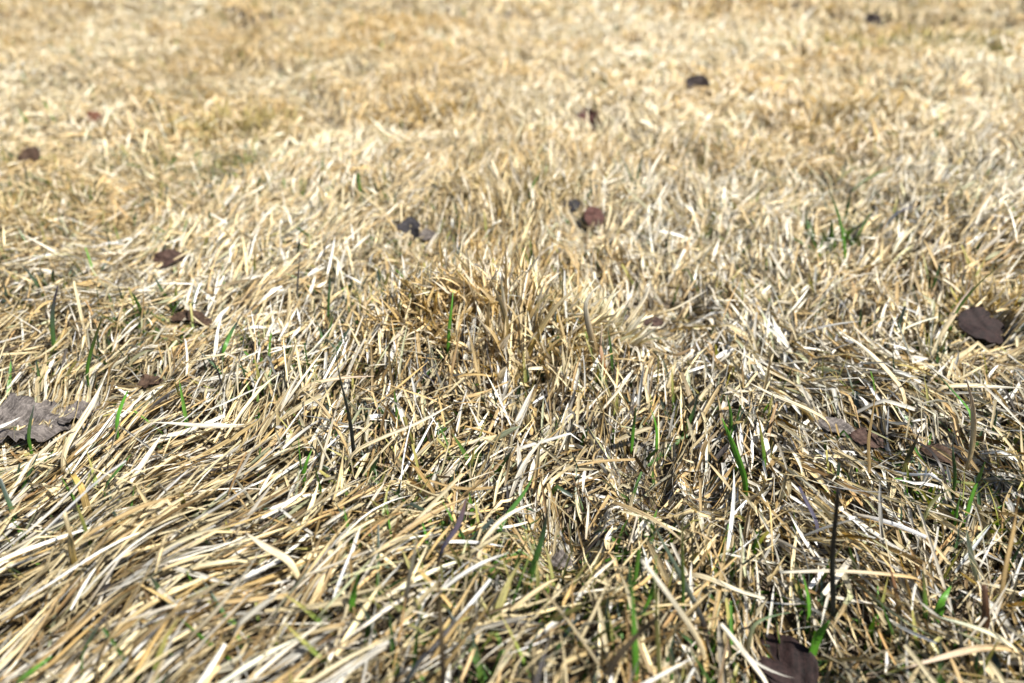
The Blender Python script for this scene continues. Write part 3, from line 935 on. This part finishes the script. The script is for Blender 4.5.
def tuft(i, spec):
    px, py, rx, ry, n, ln, wmm, c0, c1, spread, label = spec
    r = np.random.default_rng(900 + i)
    c = hit(px, py, -.002)
    a, q = r.uniform(0, 2 * math.pi, n), np.sqrt(r.random(n))
    lx, ly = rx * q * np.cos(a), ry * q * np.sin(a)
    x, y = c[0] + lx, c[1] + ly
    out = np.arctan2(ly / ry, lx / rx)
    az = out + r.normal(0, 1.3, n)
    el = math.pi / 2 - np.abs(r.normal(0, .25, n)) - spread * q * r.uniform(.3, 1.1, n)
    L = ln * r.uniform(.4, 1.25, n) * (1 - .25 * q)
    seg = 6
    t = np.linspace(0, 1, seg + 1)[None]
    E = el[:, None] - np.abs(r.normal(.15, .45, n))[:, None] * t ** 1.3
    A = az[:, None] + r.normal(0, .4, n)[:, None] * t
    ds = (L / seg)[:, None]
    z = np.zeros((n, 1))
    X = x[:, None] + np.concatenate([z, np.cumsum((np.cos(E) * np.cos(A) * ds)[:, :-1], 1)], 1)
    Y = y[:, None] + np.concatenate([z, np.cumsum((np.cos(E) * np.sin(A) * ds)[:, :-1], 1)], 1)
    H = np.concatenate([z, np.cumsum((np.sin(E) * ds)[:, :-1], 1)], 1)
    Z = relief(x, y)[:, None] - MAT * .5 + H
    cut = r.random(n) < .10
    tip = np.where(cut, .8, .08)[:, None]
    prof = np.minimum(1, .6 + 1.3 * t) * np.where(t > .55, 1 - (1 - tip) * ((t - .55) / .45) ** 1.4, 1)
    W = np.clip(r.lognormal(math.log(wmm / 1000), .32, n), .0006, .006)[:, None] * prof
    roll = r.uniform(-1.5, 1.5, n)[:, None] + r.normal(0, .6, n)[:, None] * t
    f = np.clip(t * 1.35 - .1 + r.normal(0, .15, n)[:, None], 0, 1)[..., None]
    T = (np.array(c0) * (1 - f) + np.array(c1) * f) * r.normal(1, .16, (n, 1, 1))
    pale = (r.random(n) < (.32 if c0[0] > .2 else 0))[:, None, None]
    T = np.where(pale, T * .4 + PAL['white'] * .6 * (0.4 + .6 * f), T)
    T = np.clip(T, .01, .85)
    org = np.array([c[0], c[1], float(relief(c[0], c[1])) - MAT])
    me = ribbon(np.stack([X, Y, Z], -1) - org, W, roll, T, r.random(n), seg, 3, "grass_tuft", M_STRAW)
    o = bpy.data.objects.new("grass_tuft", me)
    o.location = org
    COL.objects.link(o)
    finish(o, label, "grass tuft", "upright tufts in the dry lawn")


for i, b in enumerate(TUFTS):
    tuft(i, b)


def interp(pts, seg):
    pts = np.array(pts, float)
    d = np.concatenate([[0], np.cumsum(np.linalg.norm(np.diff(pts, axis=0), axis=1))])
    t = np.linspace(0, d[-1], seg + 1)
    out = np.stack([np.interp(t, d, pts[:, k]) for k in range(3)], 1)
    for _ in range(2):
        out[1:-1] = (out[:-2] + 2 * out[1:-1] + out[2:]) / 4
    return out


def single(name, spec, mat, cat, group, i):
    mode, pts, w, c0, c1, label = spec
    r = np.random.default_rng(500 + i)
    base = hit(pts[0][0], pts[0][1], .001 if mode == 'up' else .006)
    P = [base]
    for k, (px, py) in enumerate(pts[1:], 1):
        if mode == 'up':
            d = ray(px, py)
            lean = base[1] + (r.uniform(-.004, .010) if k > 1 else 0) * k / len(pts)
            q = np.array([d[0], d[1], d[2]]) * (lean / d[1])
            q[2] += CAM_H
        else:
            q = hit(px, py, .009 + .0015 * k)
        P.append(q)
    # root it in the thatch
    dirn = (P[0] - P[1]) / (np.linalg.norm(P[0] - P[1]) + 1e-9)
    root = P[0] + dirn * .004 + np.array([0, 0, -.010])
    P = [root] + P
    seg = 14
    C = interp(P, seg)
    org = C[0].copy()
    C = C - org
    t = np.linspace(0, 1, seg + 1)
    tip = .7 if ('cut' in label or 'stub' in label or 'stalk' in label) else .08
    W = w / 1000 * np.minimum(1, .6 + 1.5 * t) * np.where(t > .55, 1 - (1 - tip) * ((t - .55) / .45) ** 1.3, 1)
    # broad side roughly towards the open (south) side, twisting a little
    tan = np.gradient(C, axis=0)
    steepness = np.abs(tan[:, 2]) / (np.linalg.norm(tan, axis=1) + 1e-9)
    roll = np.full(seg + 1, r.normal(0, .25)) + t * r.normal(0, .5)
    f = np.clip((t - .25) / .6, 0, 1)[:, None]
    T = np.array(c0) * (1 - f) + np.array(c1) * f
    if mode == 'up':
        # face across the x axis: side vector near +x
        hx = tan[:, 0]
        ang = np.arctan2(tan[:, 1], tan[:, 0] + 1e-9)
        # cross(tan, z) = (ty, -tx); turn it about the blade until it lies along x
        roll = roll + np.where(steepness > .5, -np.arctan2(np.cos(ang), np.abs(np.sin(ang)) + 1e-3), 0)
    me = ribbon(C[None], W[None], roll[None], T[None], np.array([r.random()]), seg, 3, name, mat, .25)
    o = bpy.data.objects.new(name, me)
    o.location = org
    COL.objects.link(o)
    sm = o.modifiers.new("thickness", 'SOLIDIFY')
    sm.thickness = .00018
    finish(o, label, cat, group)


for i, b in enumerate(BLADES):
    single("grass_shoot", b, M_GREEN, "grass blade", "green and dark blades standing out of the straw", i)
for i, b in enumerate(STRAWS):
    single("straw", b, M_STRAW, "straw", "single straws lying on top of the dry grass", 100 + i)
